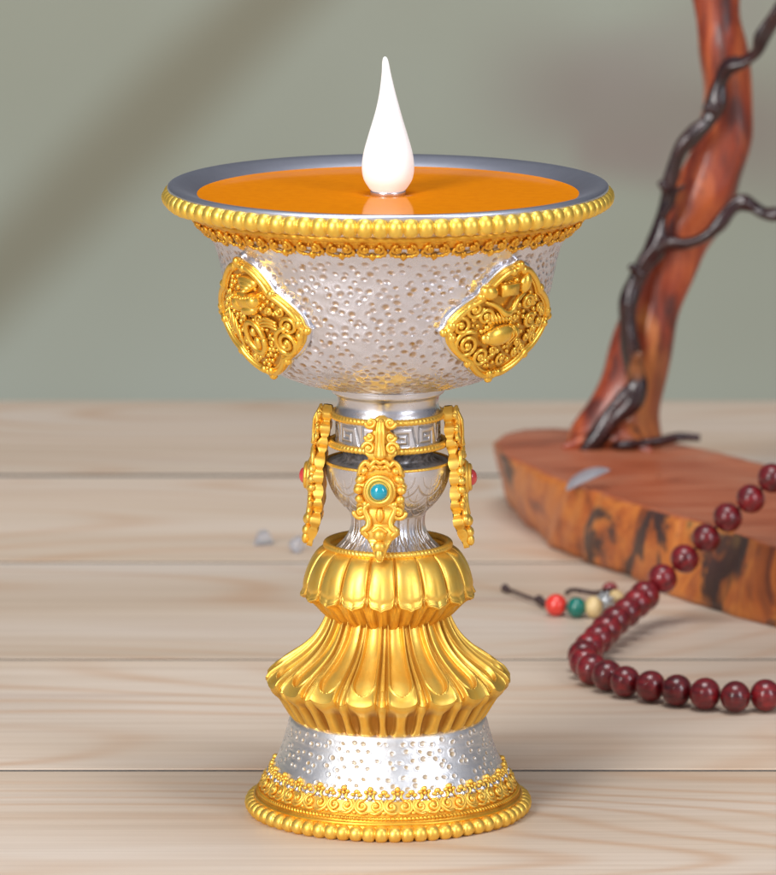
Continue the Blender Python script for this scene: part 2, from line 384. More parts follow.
# --- bowl with hammered dimples
bowlP=Prof([(204,203),(193,213),(184,224),(177,234),(171.5,245),(168,257),(165.5,270),(162,285),(158.5,300),(154.5,315),(149,330),(142,343),(132,355),(119,365),(101,373.5),(82,379.5),(50,383.5)],16)
def dimple_disp(prof,nu,ns,s_lo,s_hi,spacing,rmin,rmax,depth,seed,stretch=1.25,jx=1.0,avoid=None):
    g=np.random.default_rng(seed)
    s=np.linspace(0,prof.L,ns); r=prof.at(s)[0]; az=np.arange(nu)*2*PI/nu
    H=np.zeros((ns,nu)); M=np.zeros((ns,nu))
    row=s_lo; k=0
    while row<s_hi:
        rr=float(prof.at(row)[0]); cnt=max(8,int(2*PI*rr/(spacing*1.08)))
        for q in range(cnt):
            a=2*PI*(q+.5*(k%2)+g.uniform(-.34,.34)*jx)/cnt; sc=row+g.uniform(-.30,.30)*spacing*jx
            if g.random()<.06: continue
            rad=g.uniform(rmin,rmax); rv=rad*g.uniform(.7,1.0); rot=g.uniform(-.5,.5)
            j0=np.searchsorted(s,sc-3*rad); j1=np.searchsorted(s,sc+3*rad)
            rl=float(prof.at(min(max(sc,0),prof.L))[0]); da=(az-a+PI)%(2*PI)-PI
            ii=np.where(abs(da*rl)<3*rad*stretch)[0]
            if j1<=j0 or not len(ii): continue
            x=(da[ii]*rl)[None,:]; y=(s[j0:j1]-sc)[:,None]
            xr=(x*math.cos(rot)+y*math.sin(rot))/(rad*stretch); yr=(-x*math.sin(rot)+y*math.cos(rot))/rv
            d=np.sqrt(xr*xr+yr*yr)
            dd=depth*g.uniform(.7,1.15)
            h=-dd*np.clip(1-d**2.4,0,1)+.30*dd*np.exp(-((d-1.28)/.30)**2)
            H[j0:j1,ii]=np.where(abs(h)>abs(H[j0:j1,ii]),h,H[j0:j1,ii])
            M[j0:j1,ii]=np.maximum(M[j0:j1,ii],np.clip(1.5-d**1.6*1.05,0,1)*g.uniform(.6,1))
        row+=spacing*.78; k+=1
    return H,M
NU,NS=1100,260
H,M=dimple_disp(bowlP,NU,NS,bowlP.s_of_y(240),bowlP.s_of_y(380.5),10.3,2.2,3.6,1.1,3,1.2,.85)
mb=MB()
wav=lambda az,s,r: (H+.28*np.sin(13*az+s*.11)*np.sin(s*.10+2*np.sin(5*az))+.16*np.sin(41*az-s*.23)*np.sin(s*.31+az*7), M)
revolve(mb,bowlP,NU,NS,wav)
bowl=mb.build('bowl',silver_bowl,lamp)
# rim: flat silver band sloping in to the wax
simple('rim',[(203,205),(212,197),(217.5,190),(219,186),(217,183.6),(213,183.4),(206,185),(196,189),(188,193.5),(180,199)],silver_dark,bowl,360,8)
mb=MB(); bead_ring(mb,214.0,196,92,11.0,10.2,.50); mb.build('beaded_edge',gold_pale,bowl)

# --- scroll band below the rim
mb=MB(); c0=bowlP; sb=c0.s_of_y(212)
twist_ring(mb,195.5,210,3.6,9,.12)
twist_ring(mb,191.5,214.5,1.9,4.2,.25)
nun=38; s1=c0.s_of_y(220); s2=c0.s_of_y(230)
for k in range(nun):
    az=2*PI*(k+.5)/nun; c=chart(c0,az,s1)
    for sg in (-1,1):
        curl(mb,c,sg*6.6,-1.5,5.4,sg,(PI if sg>0 else 0)+PI*.5*sg,1.25,2.9,1.75,seg=8,n=20)
        ctube(mb,c,[(sg*11,-1),(sg*13.5,4),(sg*9,8),(sg*3,9.5)],[2.2,2.6,2.5,2.2],[1.5,1.8,1.7,1.4],8,n=4)
        cblob(mb,c,sg*8.0,8.5,2.6,2.1,2.1,2.1,seg=8,rings=6)
        cblob(mb,c,sg*12.6,9.3,1.2,1.5,1.5,1.5,seg=8,rings=6)
    cblob(mb,c,0,-3.0,1.4,1.8,2.6,1.8,seg=8,rings=6)
    cblob(mb,c,0,10.5,1.4,3.6,4.2,2.6,seg=10,rings=7)
    cblob(mb,c,0,14.4,.8,1.6,2.0,1.4,seg=8,rings=6)
# gold ground behind the scrolls
gp=Prof([(194,213.5),(187,221)],8); s=np.linspace(0,gp.L,14)[:,None]; a=np.linspace(0,2*PI,400,endpoint=False)[None,:]
r,z,nr,nz=gp.at(s); r=r+.6+nr*0; mb.add(np.stack([(r)*np.sin(a),-(r)*np.cos(a),z+0*a],-1),grid_faces(400,14))
mb.build('scroll_band',gold_shaded,bowl)
mb=MB()
for k in range(nun):
    c=chart(c0,2*PI*k/nun,s1); cblob(mb,c,0,7.5,.6,3.4,2.8,2.4,seg=10,rings=6)
mb.build('silver_inlay',silver,bowl)

# --- wax, flame
mb=MB()
rr=np.r_[np.linspace(17,30,10),np.linspace(36,190,22)]; zz=zy(193.2)+np.where(rr<30,-1.2*(1-(rr-17)/13),0)+.9*np.exp(-((rr-33)/5)**2)*0
zz=np.where(rr>183,zz+ (rr-183)*.10,zz)
a=np.linspace(0,2*PI,200,endpoint=False)
V=np.stack([rr[:,None]*np.sin(a),-rr[:,None]*np.cos(a),zz[:,None]+0*a],-1)
mb.add(V,grid_faces(200,len(rr)))
V0=az_xyz(np.full(200,17.),a,np.full(200,zy(196))); V1=np.stack([17*np.sin(a),-17*np.cos(a),zz[0]+0*a],-1)
mb.add(np.vstack([V0,V1]),grid_faces(200,2)); 
wax=mb.build('wax',oil_m,lamp)
fx=-1.5
fl=Prof([(0.01,56.5),(2.0,58),(3.3,63),(5.0,76),(8.5,95),(13.5,115),(19.5,135),(24.2,152),(26,166),(24.5,178),(19.5,187),(16.5,190.5)],10)
mb=MB(); revolve(mb,fl,96,len(fl.P)); V=mb.v[0]; V[:,0]+= -3.0*np.clip((V[:,2]-zy(110))/(zy(56)-zy(110)),0,1)**1.5
flame=mb.build('flame_bulb',flame_m,lamp)
simple('flame_socket',[(15,189.5),(17.3,190.5),(17.6,192.8),(17.0,196.5)],silver,flame,96,6)

# --- medallions
def medallion(az,azdeg_label,motif):
    c=chart(bowlP,az,bowlP.s_of_y(300))
    vt=bowlP.s_of_y(238)-bowlP.s_of_y(300); vb=bowlP.s_of_y(357)-bowlP.s_of_y(300); w=76
    corners=[(0,vt),(w,5),(0,vb),(-w,5)]
    out=[]; knobs=[]
    for k in range(4):
        p=np.array(corners[k],float); q=np.array(corners[(k+1)%4],float); d=q-p; L=np.linalg.norm(d); n=np.array([d[1],-d[0]])/L
        lower=k in(1,2)
        for t in np.linspace(0,1,28,endpoint=False):
            e=min(t,1-t)
            b=(4.2 if lower else 4.0)*abs(math.sin(2*PI*t))**.8 + (6.0 if lower else .5)*math.sin(PI*t)**1.4 -3.0*math.exp(-((e-.06)/.05)**2)
            out.append(p+d*t+n*b)
        knobs.append(p+d*.5+n*(6.5 if lower else 1.0))
    out=np.array(out); cen=np.array([0,(vt+vb)/2])
    def plate(scale,H,off=(0,0),edge=2.2):
        m=MB(); n=len(out); ks=[0.02,.3,.6,.85,.96,1.0,1.0,1.0]; hs=[H,H,H,H,H,H-.25*edge,H-edge,-3]
        V=[]
        for kk,hh in zip(ks,hs):
            q=cen+(out-cen)*kk*scale+np.array(off); V.append(c(q[:,0],q[:,1],hh))
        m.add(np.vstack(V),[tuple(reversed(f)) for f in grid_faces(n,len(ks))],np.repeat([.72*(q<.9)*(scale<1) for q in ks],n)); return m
    m=plate(1.03,4.2); med=m.build('medallion',silver,bowl)
    m=plate(.985,7.0); 
    q=cen+(out-cen)*.925; q2=np.vstack([q,q[:1]])
    tube(m,c(q2[:,0],q2[:,1],9.0),3.4,10,caps=False)
    q=cen+(out-cen)*.86; q2=np.vstack([q,q[:1]])
    tube(m,c(q2[:,0],q2[:,1],8.0),1.5,8,caps=False)
    for kp in knobs:
        kq=cen+(kp-cen)*.97; cblob(m,c,kq[0],kq[1],9,4.6,4.6,4.2)
    for p in corners:
        p=cen+(np.array(p)-cen)*.94; t=(p-cen)/np.linalg.norm(p-cen); pr=np.array([-t[1],t[0]])
        cblob(m,c,*(p+t*1),9,4.4,4.4,4.2)
        for sg in (-1,1): cblob(m,c,*(p-t*7+pr*sg*6.5),9.5,4.6,4.6,4.0)
    # inverse of the chart through the picture, so the relief sits where it is in the photograph
    uu=np.linspace(-75,75,121); vv=np.linspace(vt,vb,101); G=np.stack(np.meshgrid(uu,vv),-1).reshape(-1,2)
    prj=project(c(G[:,0],G[:,1],9.0))
    # keep the side that faces the camera
    nrm=c(G[:,0],G[:,1],10.0)-c(G[:,0],G[:,1],9.0); vis=(nrm*(CAM-c(G[:,0],G[:,1],9.0))).sum(1)>0
    def at(px,py):
        d=((prj-np.array([px,py]))**2).sum(1)+np.where(vis,0,1e6); return G[np.argmin(d)]
    g=np.random.default_rng(abs(int(azdeg_label*10))+500)
    occupied=[]
    def free(p,r): return all((p[0]-o[0])**2+(p[1]-o[1])**2>(r+o[2])**2*.6 for o in occupied)
    def spiral(p,R,sg,a0=0,t=1.6,tr=2.1,h=9.5): curl(m,c,p[0],p[1],R,sg,a0,t,h,tr,seg=8,n=30); occupied.append((p[0],p[1],R+2))
    def lump(p,ru,rv,rh,rot=0,h=9): cblob(m,c,p[0],p[1],h,ru,rv,rh,rot,18,12); occupied.append((p[0],p[1],(ru+rv)*.5))
    if motif=='shell':
        p=at(248,284)
        for k in range(4): lump(p+np.array([0,2.2*k-2]),15-3*k,6.5-1.2*k,5+1.6*k,.05,9)
        p=at(247,301)
        lump(p,20,10,7,.15); lump(p+np.array([12,-3]),9,8,9,.4); lump(p+np.array([-13,3]),8,9,8,.2); lump(p+np.array([3,8]),13,6,8,-.1)
        for k in range(9): lump(p+np.array([-16+4*k,-6+g.uniform(-2,2)]),2.6,2.6,8.5,0)
        spiral(at(290,326),10,1,2.2); spiral(at(288,343),14.5,-1,-1.5,2.0,2.6,10.5)
        p=at(256.5,337); t=np.linspace(0,2*PI,28)
        ctube(m,c,np.stack([p[0]+13*np.cos(t)+2*np.sin(t),p[1]+15*np.sin(t)],-1),10,[3.4,3.0],10,n=1); occupied.append((p[0],p[1],17))
        lump(p+np.array([1,6]),5,7,4); lump(p+np.array([-2,-5]),4,5,4)
        p=at(270,324)
        for k in range(3): ctube(m,c,[(p[0]-12,p[1]-3+3.4*k),(p[0]-2,p[1]-5+3.4*k),(p[0]+9,p[1]-2+3.4*k)],10.5,[1.4,1.9,1.3],8)
        occupied.append((p[0],p[1],10))
        for k in range(4):
            p=at(232+3.2*k,318+6*k); ctube(m,c,[(p[0],p[1]-12),(p[0]+3,p[1]),(p[0]+1,p[1]+12)],[9,10.5,9],[1.3,2.4,1.3],8)
    elif motif=='fish':
        p=at(499,335)
        lump(p,19,11,9,-.15); lump(p+np.array([-15,2]),7,6,6); lump(p+np.array([17,-2]),10,7,7,.5)
        for k in range(5): ctube(m,c,[(p[0]-6+5*k,p[1]-9),(p[0]-3+5*k,p[1]),(p[0]-6+5*k,p[1]+9)],[12.5,17.0,12.5],[.8,1.1,.8],6)
        p=at(508,289)
        m.add(*boxc(c,p[0],p[1],20,12,7,14)); lump(p+np.array([-22,1]),10,8,8,.3); lump(p+np.array([20,-4]),7,11,7,.2)
        p=at(502,304); t=np.linspace(0,1,14)
        ctube(m,c,[(p[0]-20,p[1]-4),(p[0]-8,p[1]+1),(p[0]+2,p[1]+9),(p[0]+10,p[1]+7),(p[0]+16,p[1]-3),(p[0]+26,p[1]-8)],[10,12,14,13,12,10],[1.5,2.6,3.6,3.2,2.6,1.8],10)
        occupied.append((p[0],p[1],18))
        p=at(500,318); 
        for k in range(5): ctube(m,c,[(p[0]-12+4*k,p[1]-6),(p[0]-10+4*k,p[1]),(p[0]-6+4*k,p[1]+5)],[9,12,9],[1.2,2.3,1.2],8)
        occupied.append((p[0],p[1],12))
        spiral(at(474,309),9.5,1,0); spiral(at(485,316),9,-1,1); spiral(at(461,327),11,1,2.4); spiral(at(466,345),14,-1,-1,1.9,2.3); spiral(at(480,356),9.5,1,.5)
        spiral(at(527,302),8,-1,.5); spiral(at(529,318),8,1,.5)
    else:
        for k in range(8): spiral(np.array([g.uniform(-32,32),g.uniform(-34,34)]),g.uniform(8,13),g.choice([-1,1]),g.uniform(0,6))
    # fill the ground with small scrolls and beads
    for _ in range(900):
        p=np.array([g.uniform(-66,66),g.uniform(vt+8,vb-8)]); 
        # inside test: shrunken outline
        q=cen+(out-cen)*.78; x,y=p; ins=False; j=len(q)-1
        for i in range(len(q)):
            if (q[i][1]>y)!=(q[j][1]>y) and x<(q[j][0]-q[i][0])*(y-q[i][1])/(q[j][1]-q[i][1])+q[i][0]: ins=not ins
            j=i
        if not ins: continue
        big=len(occupied)<60
        r=g.uniform(4.2,7.5) if g.random()<.4 else g.uniform(1.8,3.2)
        if not free(p,r): continue
        if r>4: spiral(p,r,g.choice([-1,1]),g.uniform(0,6),1.3,1.6,8.5)
        else: lump(p,r,r,r*.9,0,8)
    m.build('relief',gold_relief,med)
def boxc(c,u,v,w,hv,h0,h1):
    uu=np.linspace(-w/2,w/2,5); vv=np.linspace(-hv/2,hv/2,4)
    V=[];
    for (sc,h) in ((1,h0-2),(1,h1-1.5),(.92,h1)):
        ring=[(a,-hv/2) for a in uu]+[(w/2,b) for b in vv[1:]]+[(a,hv/2) for a in uu[::-1][1:]]+[(-w/2,b) for b in vv[::-1][1:-1]]
        for a,b in ring: V.append(c(u+a*sc,v+b*sc,h))
    n=len(V)//3; f=[tuple(reversed(q)) for q in grid_faces(n,3)]+[tuple(range(3*n-1,2*n-1,-1))]
    return np.array(V),f
D2=math.radians
medallion(D2(-54.5),-54.5,'shell'); medallion(D2(45.2),46.5,'fish'); medallion(D2(136),136,'x'); medallion(D2(-144),-144,'x')

# --- neck
neckP=Prof([(40,383),(56,384),(57,387),(56,391),(52,394),(50.5,399),(50.5,404),(52.5,409),(53.5,413),(53,417),(52.5,428),(53,439),(54,443),(50,447),(46,450),(45.5,456),(52,459),(61,460.5)],8)
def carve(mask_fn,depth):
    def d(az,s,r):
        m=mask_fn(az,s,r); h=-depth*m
        return h,np.maximum(m*.6,sstep(neckP.s_of_y(444),neckP.s_of_y(446),s)*sstep(neckP.s_of_y(460.4),neckP.s_of_y(458),s)*.95)  # recess under the lower rope ring: its shade painted in as dark tint
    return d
def meander(az,s,r):
    y0=neckP.s_of_y(416.5); y1=neckP.s_of_y(440); v=(s-y0)/(y1-y0); n=11; per=2*PI/n
    u=((az-.03)%per)/per; m=np.zeros(np.broadcast(u,v).shape)
    def seg(u0,v0,u1,v1,w=.055):
        pu=(u-u0)*1.2; pv=(v-v0)*1.0; du=(u1-u0)*1.2; dv=(v1-v0); L=du*du+dv*dv+1e-9
        t=np.clip((pu*du+pv*dv)/L,0,1); dd=np.sqrt((pu-t*du)**2+(pv-t*dv)**2); return np.clip(1.6-dd/w*1.1,0,1)
    for q in ((.06,.15,.06,.85),(.06,.85,.62,.85),(.62,.85,.62,.42),(.62,.42,.26,.42),(.26,.42,.26,.62),(.26,.62,.46,.62),(.06,.15,.80,.15),(.80,.15,.95,.85)):
        m=np.maximum(m,seg(*q))
    return m*((v>.02)&(v<.98))
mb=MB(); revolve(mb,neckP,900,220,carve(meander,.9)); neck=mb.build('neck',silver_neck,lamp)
mb=MB(); twist_ring(mb,55.5,413.5,3.3,4.5,.12,slant=.8); twist_ring(mb,57.5,441.5,3.5,4.5,.12,slant=-.8); mb.build('rope_ring',gold,neck)

stemP=Prof([(60.5,459.5),(63,460.5),(62.8,468),(61,477),(57.5,487),(52,496.5),(45,504.5),(39.5,509.5),(37.3,515),(37,523),(39,530.5),(44,538.5),(51,545.5),(57.5,552)],12)
def engrave(az,s,r):
    sb=stemP.s_of_y(510); m=np.zeros(np.broadcast(az,s).shape)
    # overlapping leaf outlines on the cup, then long lappets down the flared foot
    n=12
    for row,(sc,hh,off) in enumerate(((10,22,0),(24,24,.5),(40,20,0))):
        u=(((az/(2*PI)*n+off)%1)-.5)*2; v=(s-sc)/hh
        for k,w in ((1.0,.05),(.62,.045)):
            e=abs(np.sqrt((u/k)**2*.8+np.clip(v/k,0,2)**2)-1); m=np.maximum(m,np.clip(1.4-e/w,0,1)*(v>0)*(v<1.1)*(.9 if k==1 else .6))
        m=np.maximum(m,np.clip(1.3-abs(u)/.04,0,1)*(v>.2)*(v<.75)*.6)
    m=m*(s<sb)
    n2=22; u=(((az/(2*PI)*n2)%1)-.5)*2; u2=(((az/(2*PI)*n2+.5)%1)-.5)*2; v=(s-sb-4)/(stemP.L-sb-6)
    lm=np.clip(1.5-abs(abs(u)-.93*np.sqrt(np.clip(1-np.clip(v/.62,0,1)**3,0,1)))/.11,0,1)*(v<.66)*(v>0)
    lm=np.maximum(lm,np.clip(1.5-abs(abs(u2)-.93*np.sqrt(np.clip(1-np.clip(v/1.0,0,1)**4,0,1)))/.11,0,1)*(v>.40))
    lm=np.maximum(lm,np.clip(1.3-abs(u2)/.08,0,1)*(v>.55)*.5)
    lm=np.maximum(lm,np.clip(1.3-abs(u)/.08,0,1)*(v>.1)*(v<.4)*.5)
    return np.maximum(m,lm*(s>=sb))
def eng(az,s,r):
    m=engrave(az,s,r); return -.75*m,m*.75
mb=MB(); revolve(mb,stemP,1000,240,eng); stem=mb.build('stem_cup',silver,lamp)
mb=MB(); twist_ring(mb,62.3,460.3,1.5,4,.1); mb.build('lip_line',gold,stem)

# --- pendants
PC=np.array([(60,404),(61,412),(62.5,425),(64.5,440),(67,455),(68.5,470),(69,490),(70,505),(72.5,520),(76.5,535),(80,549)])
class PCurve:
    def __init__(s):
        P=np.array([(r,zy(y)) for r,y in PC]); s.P=catmull(P,10); s.d=np.r_[0,np.cumsum(np.linalg.norm(np.diff(s.P,axis=0),axis=1))]
        T=np.gradient(s.P,axis=0); T/=np.linalg.norm(T,axis=1)[:,None]; s.N=np.stack([-T[:,1],T[:,0]],-1); s.L=s.d[-1]
    def sv(s,y): return float(np.interp(-zy(y),-s.P[:,1],s.d))
pc=PCurve()
def pendant(az,gem,off=0):
    ca,sa=math.cos(az),math.sin(az)
    def c(u,v,h=0):
        u=np.asarray(u,float);v=np.asarray(v,float);h=np.asarray(h,float)
        r=np.interp(v,pc.d,pc.P[:,0]); z=np.interp(v,pc.d,pc.P[:,1]); nr=np.interp(v,pc.d,pc.N[:,0]); nz=np.interp(v,pc.d,pc.N[:,1])
        z=z-np.maximum(v-pc.L,0)
        R=r+nr*h; Z=z+nz*h
        return np.stack(np.broadcast_arrays(R*sa+u*ca,-R*ca+u*sa,Z),-1)
    Y=lambda y: pc.sv(y-13)                      # front view row -> distance along the strip
    m=MB()
    # backing plate with a scalloped outline
    W=[(418,3),(421,8),(425,12),(430,11),(433,9),(437,15),(441,15),(445,13),(449,17.5),(455,16),(459,12),(463,15),(468,21),(473,23),(477,25),(481,22.5),(486,25.5),(492,25.5),(496,22),(501,21.5),(505,24),(511,26),(516,22),(520,15),(524,14.5),(528,19),(533,19),(538,14),(543,9.5),(548,7),(553,5.5),(557,4),(559.5,2)]
    vs=np.array([Y(y) for y,_ in W]); ws=np.array([w for _,w in W],float); v=np.linspace(vs[0],vs[-1],110); w=np.interp(v,vs,ws)
    q=np.array([-1,-1,-.99,-.85,-.5,0,.5,.85,.99,1,1]); hq=np.array([-5,2,3.4,4.2,4.6,4.9,4.6,4.2,3.4,2,-5])
    sc=np.abs(np.sin((v-vs[0])*PI/15.5))**.7
    wav=(4.0*sc-2.4)[:,None]*np.array([-.5,1,1,1,.6,.3,.6,1,1,1,-.5])[None,:]; w=w*(.90+.12*sc)
    tk=(1-.5*sstep(vs[-1]-22,vs[-1],v))[:,None]
    V=c(q[None,:]*w[:,None],v[:,None]+0*q[None,:],(hq[None,:]+wav)*tk)
    m.add(V,[tuple(reversed(f)) for f in grid_faces(11,110,False)])
    Vb=c(np.array([-1,1])[None,:]*w[:,None],v[:,None]+np.zeros((1,2)),-5*tk+0*w[:,None])
    m.add(Vb,grid_faces(2,110,False))
    for (x,y,R,sg) in ((9.7,424.5,5.6,1),(10.5,438.5,4.6,1),(11.4,449.5,6.6,-1),(18.7,511,7.4,1)):
        for sd in (-1,1): curl(m,c,sd*x,Y(y),R,sg*sd,(0 if sd>0 else PI),1.35,6.5,2.0)
    ctube(m,c,[(0,Y(421)),(0,Y(432)),(0,Y(445)),(0,Y(458))],[6,8,8,6.5],[2.5,5.0,4.2,6],12,n=6)
    for dx in (-3.5,0,3.5): ctube(m,c,[(dx*.7,Y(423)),(dx,Y(434)),(dx,Y(446)),(dx*1.4,Y(457))],[8.5,12,11.5,9.5],[1.2,1.5,1.4,1.6],6)
    # arched hood over the gem
    for sd in (-1,1):
        ctube(m,c,[(0,Y(464)),(sd*5,Y(462)),(sd*10,Y(466)),(sd*14,Y(463)),(sd*19,Y(467)),(sd*21,Y(474))],[7,8.5,8,8,7,6],[2.2,2.6,2.3,2.6,2.6,2],8)
        ctube(m,c,[(sd*1,Y(469)),(sd*6,Y(467)),(sd*10,Y(471))],[7.5,9,8],[1.6,2.2,1.6],8)
        for (x,y,ru,rv,rt) in ((19,479,6,4.5,.5),(21,489,5.5,4.6,0),(20,498,5,4.5,-.4),(15.5,471,4.6,4.2,.8),(14,503,4.5,4,-.5)):
            cblob(m,c,sd*x,Y(y),6,ru,rv,4.6,rt*sd)
        ctube(m,c,[(sd*4,Y(505)),(sd*10,Y(503)),(sd*15,Y(508)),(sd*11,Y(519)),(sd*12,Y(526)),(sd*16.5,Y(530)),(sd*12,Y(535))],[7,8,7.5,7.5,7.5,7,6.5],[2.2,2.4,3.0,3.2,3.4,3.6,2.2],10)
    cblob(m,c,0,Y(514),6,4.5,8,4); 
    ctube(m,c,[(-7,Y(531)),(0,Y(527)),(7,Y(531))],8,[1.6,2,1.6],8)
    cblob(m,c,0,Y(534),7,6.8,6.5,6); cblob(m,c,0,Y(545),6,6.5,6,5); cblob(m,c,0,Y(552),5,4.4,7,4.4)
    # bezel
    t=np.linspace(0,2*PI,41); vg=Y(489.5)
    for rad,hh,tr in ((14,10,2.8),(11.6,13.4,2.4)):
        P=c(rad*np.cos(t),vg+rad*.97*np.sin(t),hh); tube(m,P,tr,8,caps=False)
    Vd=[c(rad*np.cos(t[:-1]),vg+rad*.97*np.sin(t[:-1]),hh) for rad,hh in ((16.3,3),(15.5,11),(12.5,14.5),(10,14),(.1,14))]
    m.add(np.vstack(Vd),[tuple(reversed(f)) for f in grid_faces(40,5)])
    o=m.build('pendant',gold,neck)
    m=MB(); cblob(m,c,0,vg,14.5,8.6,8.4,6.2,0,24,16); m.build('gemstone',gem,o)
pendant(D2(-6.2),turq); pendant(D2(-94),coral); pendant(D2(86),coral); pendant(D2(176),turq)

# --- upper lotus
def lotus_upper():
    n=18; nu=n*56; az=np.linspace(0,2*PI,nu,endpoint=False)
    u=((az-D2(-4.5))/(2*PI/n)+.5)%1; u=(u-.5)*2          # -1..1 within a petal
    au=abs(u)
    T=np.array([(56,552),(57.5,546.5),(61,545.5),(66.5,549),(72.5,556),(78,566),(81.5,577),(83.3,586),(83.6,590)])
    cp=catmull(np.array([(r,zy(y)) for r,y in T]),8)
    B=catmull(np.array([(r,zy(y)) for r,y in ((82,593),(78,598),(72,604.5),(65.5,611),(60,615.5),(58,619))]),7)
    nT=len(cp); V=[]; MK=[]
    for j in range(nT):
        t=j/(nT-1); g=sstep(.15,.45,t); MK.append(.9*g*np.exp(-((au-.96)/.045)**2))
        wid=.965-.10*sstep(.8,1,t)
        bul=np.sqrt(np.clip(1-(au/wid)**3.2,0,1))
        h=g*(5.0*bul-1.4)-g*.8*np.exp(-((au-.95)/.05)**2)
        # intermediate petal peeping out between
        ip=sstep(.72,.95,t)*np.exp(-((au-1)/.10)**2)*2.6
        # tip: lengthens in the middle, a raised lip at the margin
        tip=sstep(.55,1,t); 
        ext=tip*(5.5*np.clip(1-au**2.4,0,1)+ 2.2*np.exp(-(au/.14)**2) -4.2*np.exp(-((au-.84)/.08)**2)+3.0*np.exp(-((au-1)/.08)**2)-3.0)
        lip=1.6*sstep(.93,1.0,t)*bul+.9*np.exp(-((t-.86)/.03)**2)*bul*-1
        r=cp[j,0]+h*.92+ip+lip; z=cp[j,1]-ext*.85
        V.append(np.stack([r*np.sin(az),-r*np.cos(az),z],-1))
    edge=(r.copy(),z.copy())
    nB=len(B)
    for j in range(nB):
        t=j/(nB-1); k=1-sstep(0,.5,t)
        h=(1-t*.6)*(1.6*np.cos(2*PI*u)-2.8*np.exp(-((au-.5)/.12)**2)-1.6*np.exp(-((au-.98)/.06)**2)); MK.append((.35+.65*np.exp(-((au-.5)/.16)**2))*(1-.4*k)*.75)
        r=(B[j,0]+h)*(1-k*.55)+(edge[0]-1.6)*k*.55; z=B[j,1]*(1-k)+ (edge[1]-1.8)*k - 0*az
        V.append(np.stack([r*np.sin(az),-r*np.cos(az),np.minimum(z,edge[1]-1)],-1))
    V=np.array(V); mb=MB(); mb.add(V,grid_faces(nu,len(V)),np.array(MK)); return mb.build('upper_lotus',gold,lamp)
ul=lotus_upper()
mb=MB(); twist_ring(mb,61.5,543.5,3.6,4.2,.12,slant=.9)
V=[az_xyz(np.full(256,r),np.linspace(0,2*PI,256,endpoint=False),np.full(256,zy(y))) for r,y in ((61,545),(57,547),(56.5,552.5),(20,553))]
mb.add(np.vstack(V),grid_faces(256,4)); mb.build('rope_ring',gold,ul)

# --- lower lotus
def lotus_lower():
    n=18; nu=n*96; az=np.linspace(0,2*PI,nu,endpoint=False)
    u=((az-D2(7.0))/(2*PI/n)+.5)%1; u=(u-.5)*2; au=abs(u)
    T=np.array([(57,606),(58.5,614),(61.5,622),(67,632),(75,642),(86,651.5),(98,659.5),(108,666),(115,671.5),(118.5,676.5)])
    P=np.array([(r,zy(y)) for r,y in T]); cp=catmull(P,18); TT=np.gradient(cp,axis=0); TT/=np.linalg.norm(TT,axis=1)[:,None]; NN=np.stack([-TT[:,1],TT[:,0]],-1)
    nT=len(cp); d=np.r_[0,np.cumsum(np.linalg.norm(np.diff(cp,axis=0),axis=1))]; d/=d[-1]
    V=[]; MK=[]
    for j in range(nT):
        t=d[j]; r0=cp[j,0]; half=PI*r0/n                      # half petal width in units
        x=au*half
        Wp=half*(.80-.10*t)                                   # main petal half width
        tw=half*.56                                            # trough half width
        te=.90                                                 # trough end
        if t>te-.14: tw=tw*math.sqrt(max(0,1-((t-(te-.14))/.14)**2)) if t<te else 0
        main=sstep(Wp+.9,Wp-.8,x)
        h=-1.8+main*4.6
        if tw>0:
            trough=sstep(tw+.5,tw-.8,x); h=h-trough*4.3*sstep(.02,.1,t)+trough*1.3*np.cos(x/(tw+.01)*1.4)
            h=h+1.5*np.exp(-((x-tw-1.3)/.8)**2)
        # raised hem round the trough end
        mid=np.exp(-((half-x)/(half*.17+.4))**2); h=h+mid*3.4 -.9*np.exp(-((half-x)/(half*.05+.2))**2)*(t<.85)
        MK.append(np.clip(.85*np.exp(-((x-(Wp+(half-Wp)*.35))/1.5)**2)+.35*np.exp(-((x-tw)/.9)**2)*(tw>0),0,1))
        tip=sstep(.72,1,t)
        ext=tip*(7.5*np.clip(1-(x/(Wp*1.05))**2.4,0,1)*1.0+6.5*np.clip(1-((half-x)/(half*.34))**2,0,1)-2.5*np.exp(-((x-Wp)/1.6)**2))
        out_=tip*(2.5*main+1.5*mid)
        r=cp[j,0]+NN[j,0]*h+out_; z=cp[j,1]+NN[j,1]*h-ext*.75
        V.append(np.stack([r*np.sin(az),-r*np.cos(az),z+0*az],-1))
    edge=(r.copy(),z.copy())
    half=PI*118/n; x=au*half
    B=catmull(np.array([(q,zy(y)) for q,y in ((117,681),(112,690),(106,699.5),(101,707.5),(97,713.5),(93,716))]),9); nB=len(B)
    for j in range(nB):
        t=j/(nB-1); k=1-sstep(0,.28,t)
        m1=np.exp(-(x/(half*.36))**4); m2=np.exp(-((half-x)/(half*.25))**4)
        pin=1-.35*math.sin(PI*min(1,t*1.15))
        fl=np.maximum(np.exp(-(x/(half*.46*pin))**4),np.exp(-((half-x)/(half*.30*pin))**4))
        h=-3.6+5.6*fl
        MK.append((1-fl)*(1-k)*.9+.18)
        h=h*(1-.75*sstep(.7,1,t))
        r=(B[j,0]+h)*(1-k)+(edge[0]-1.2)*k; z=B[j,1]*(1-k)+(edge[1]-2.2*(j+.4)/2)*k
        V.append(np.stack([r*np.sin(az),-r*np.cos(az),np.minimum(z,edge[1]-.8)+0*az],-1))
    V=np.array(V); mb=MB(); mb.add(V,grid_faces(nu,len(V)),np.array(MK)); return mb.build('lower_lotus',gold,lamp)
lotus_lower()

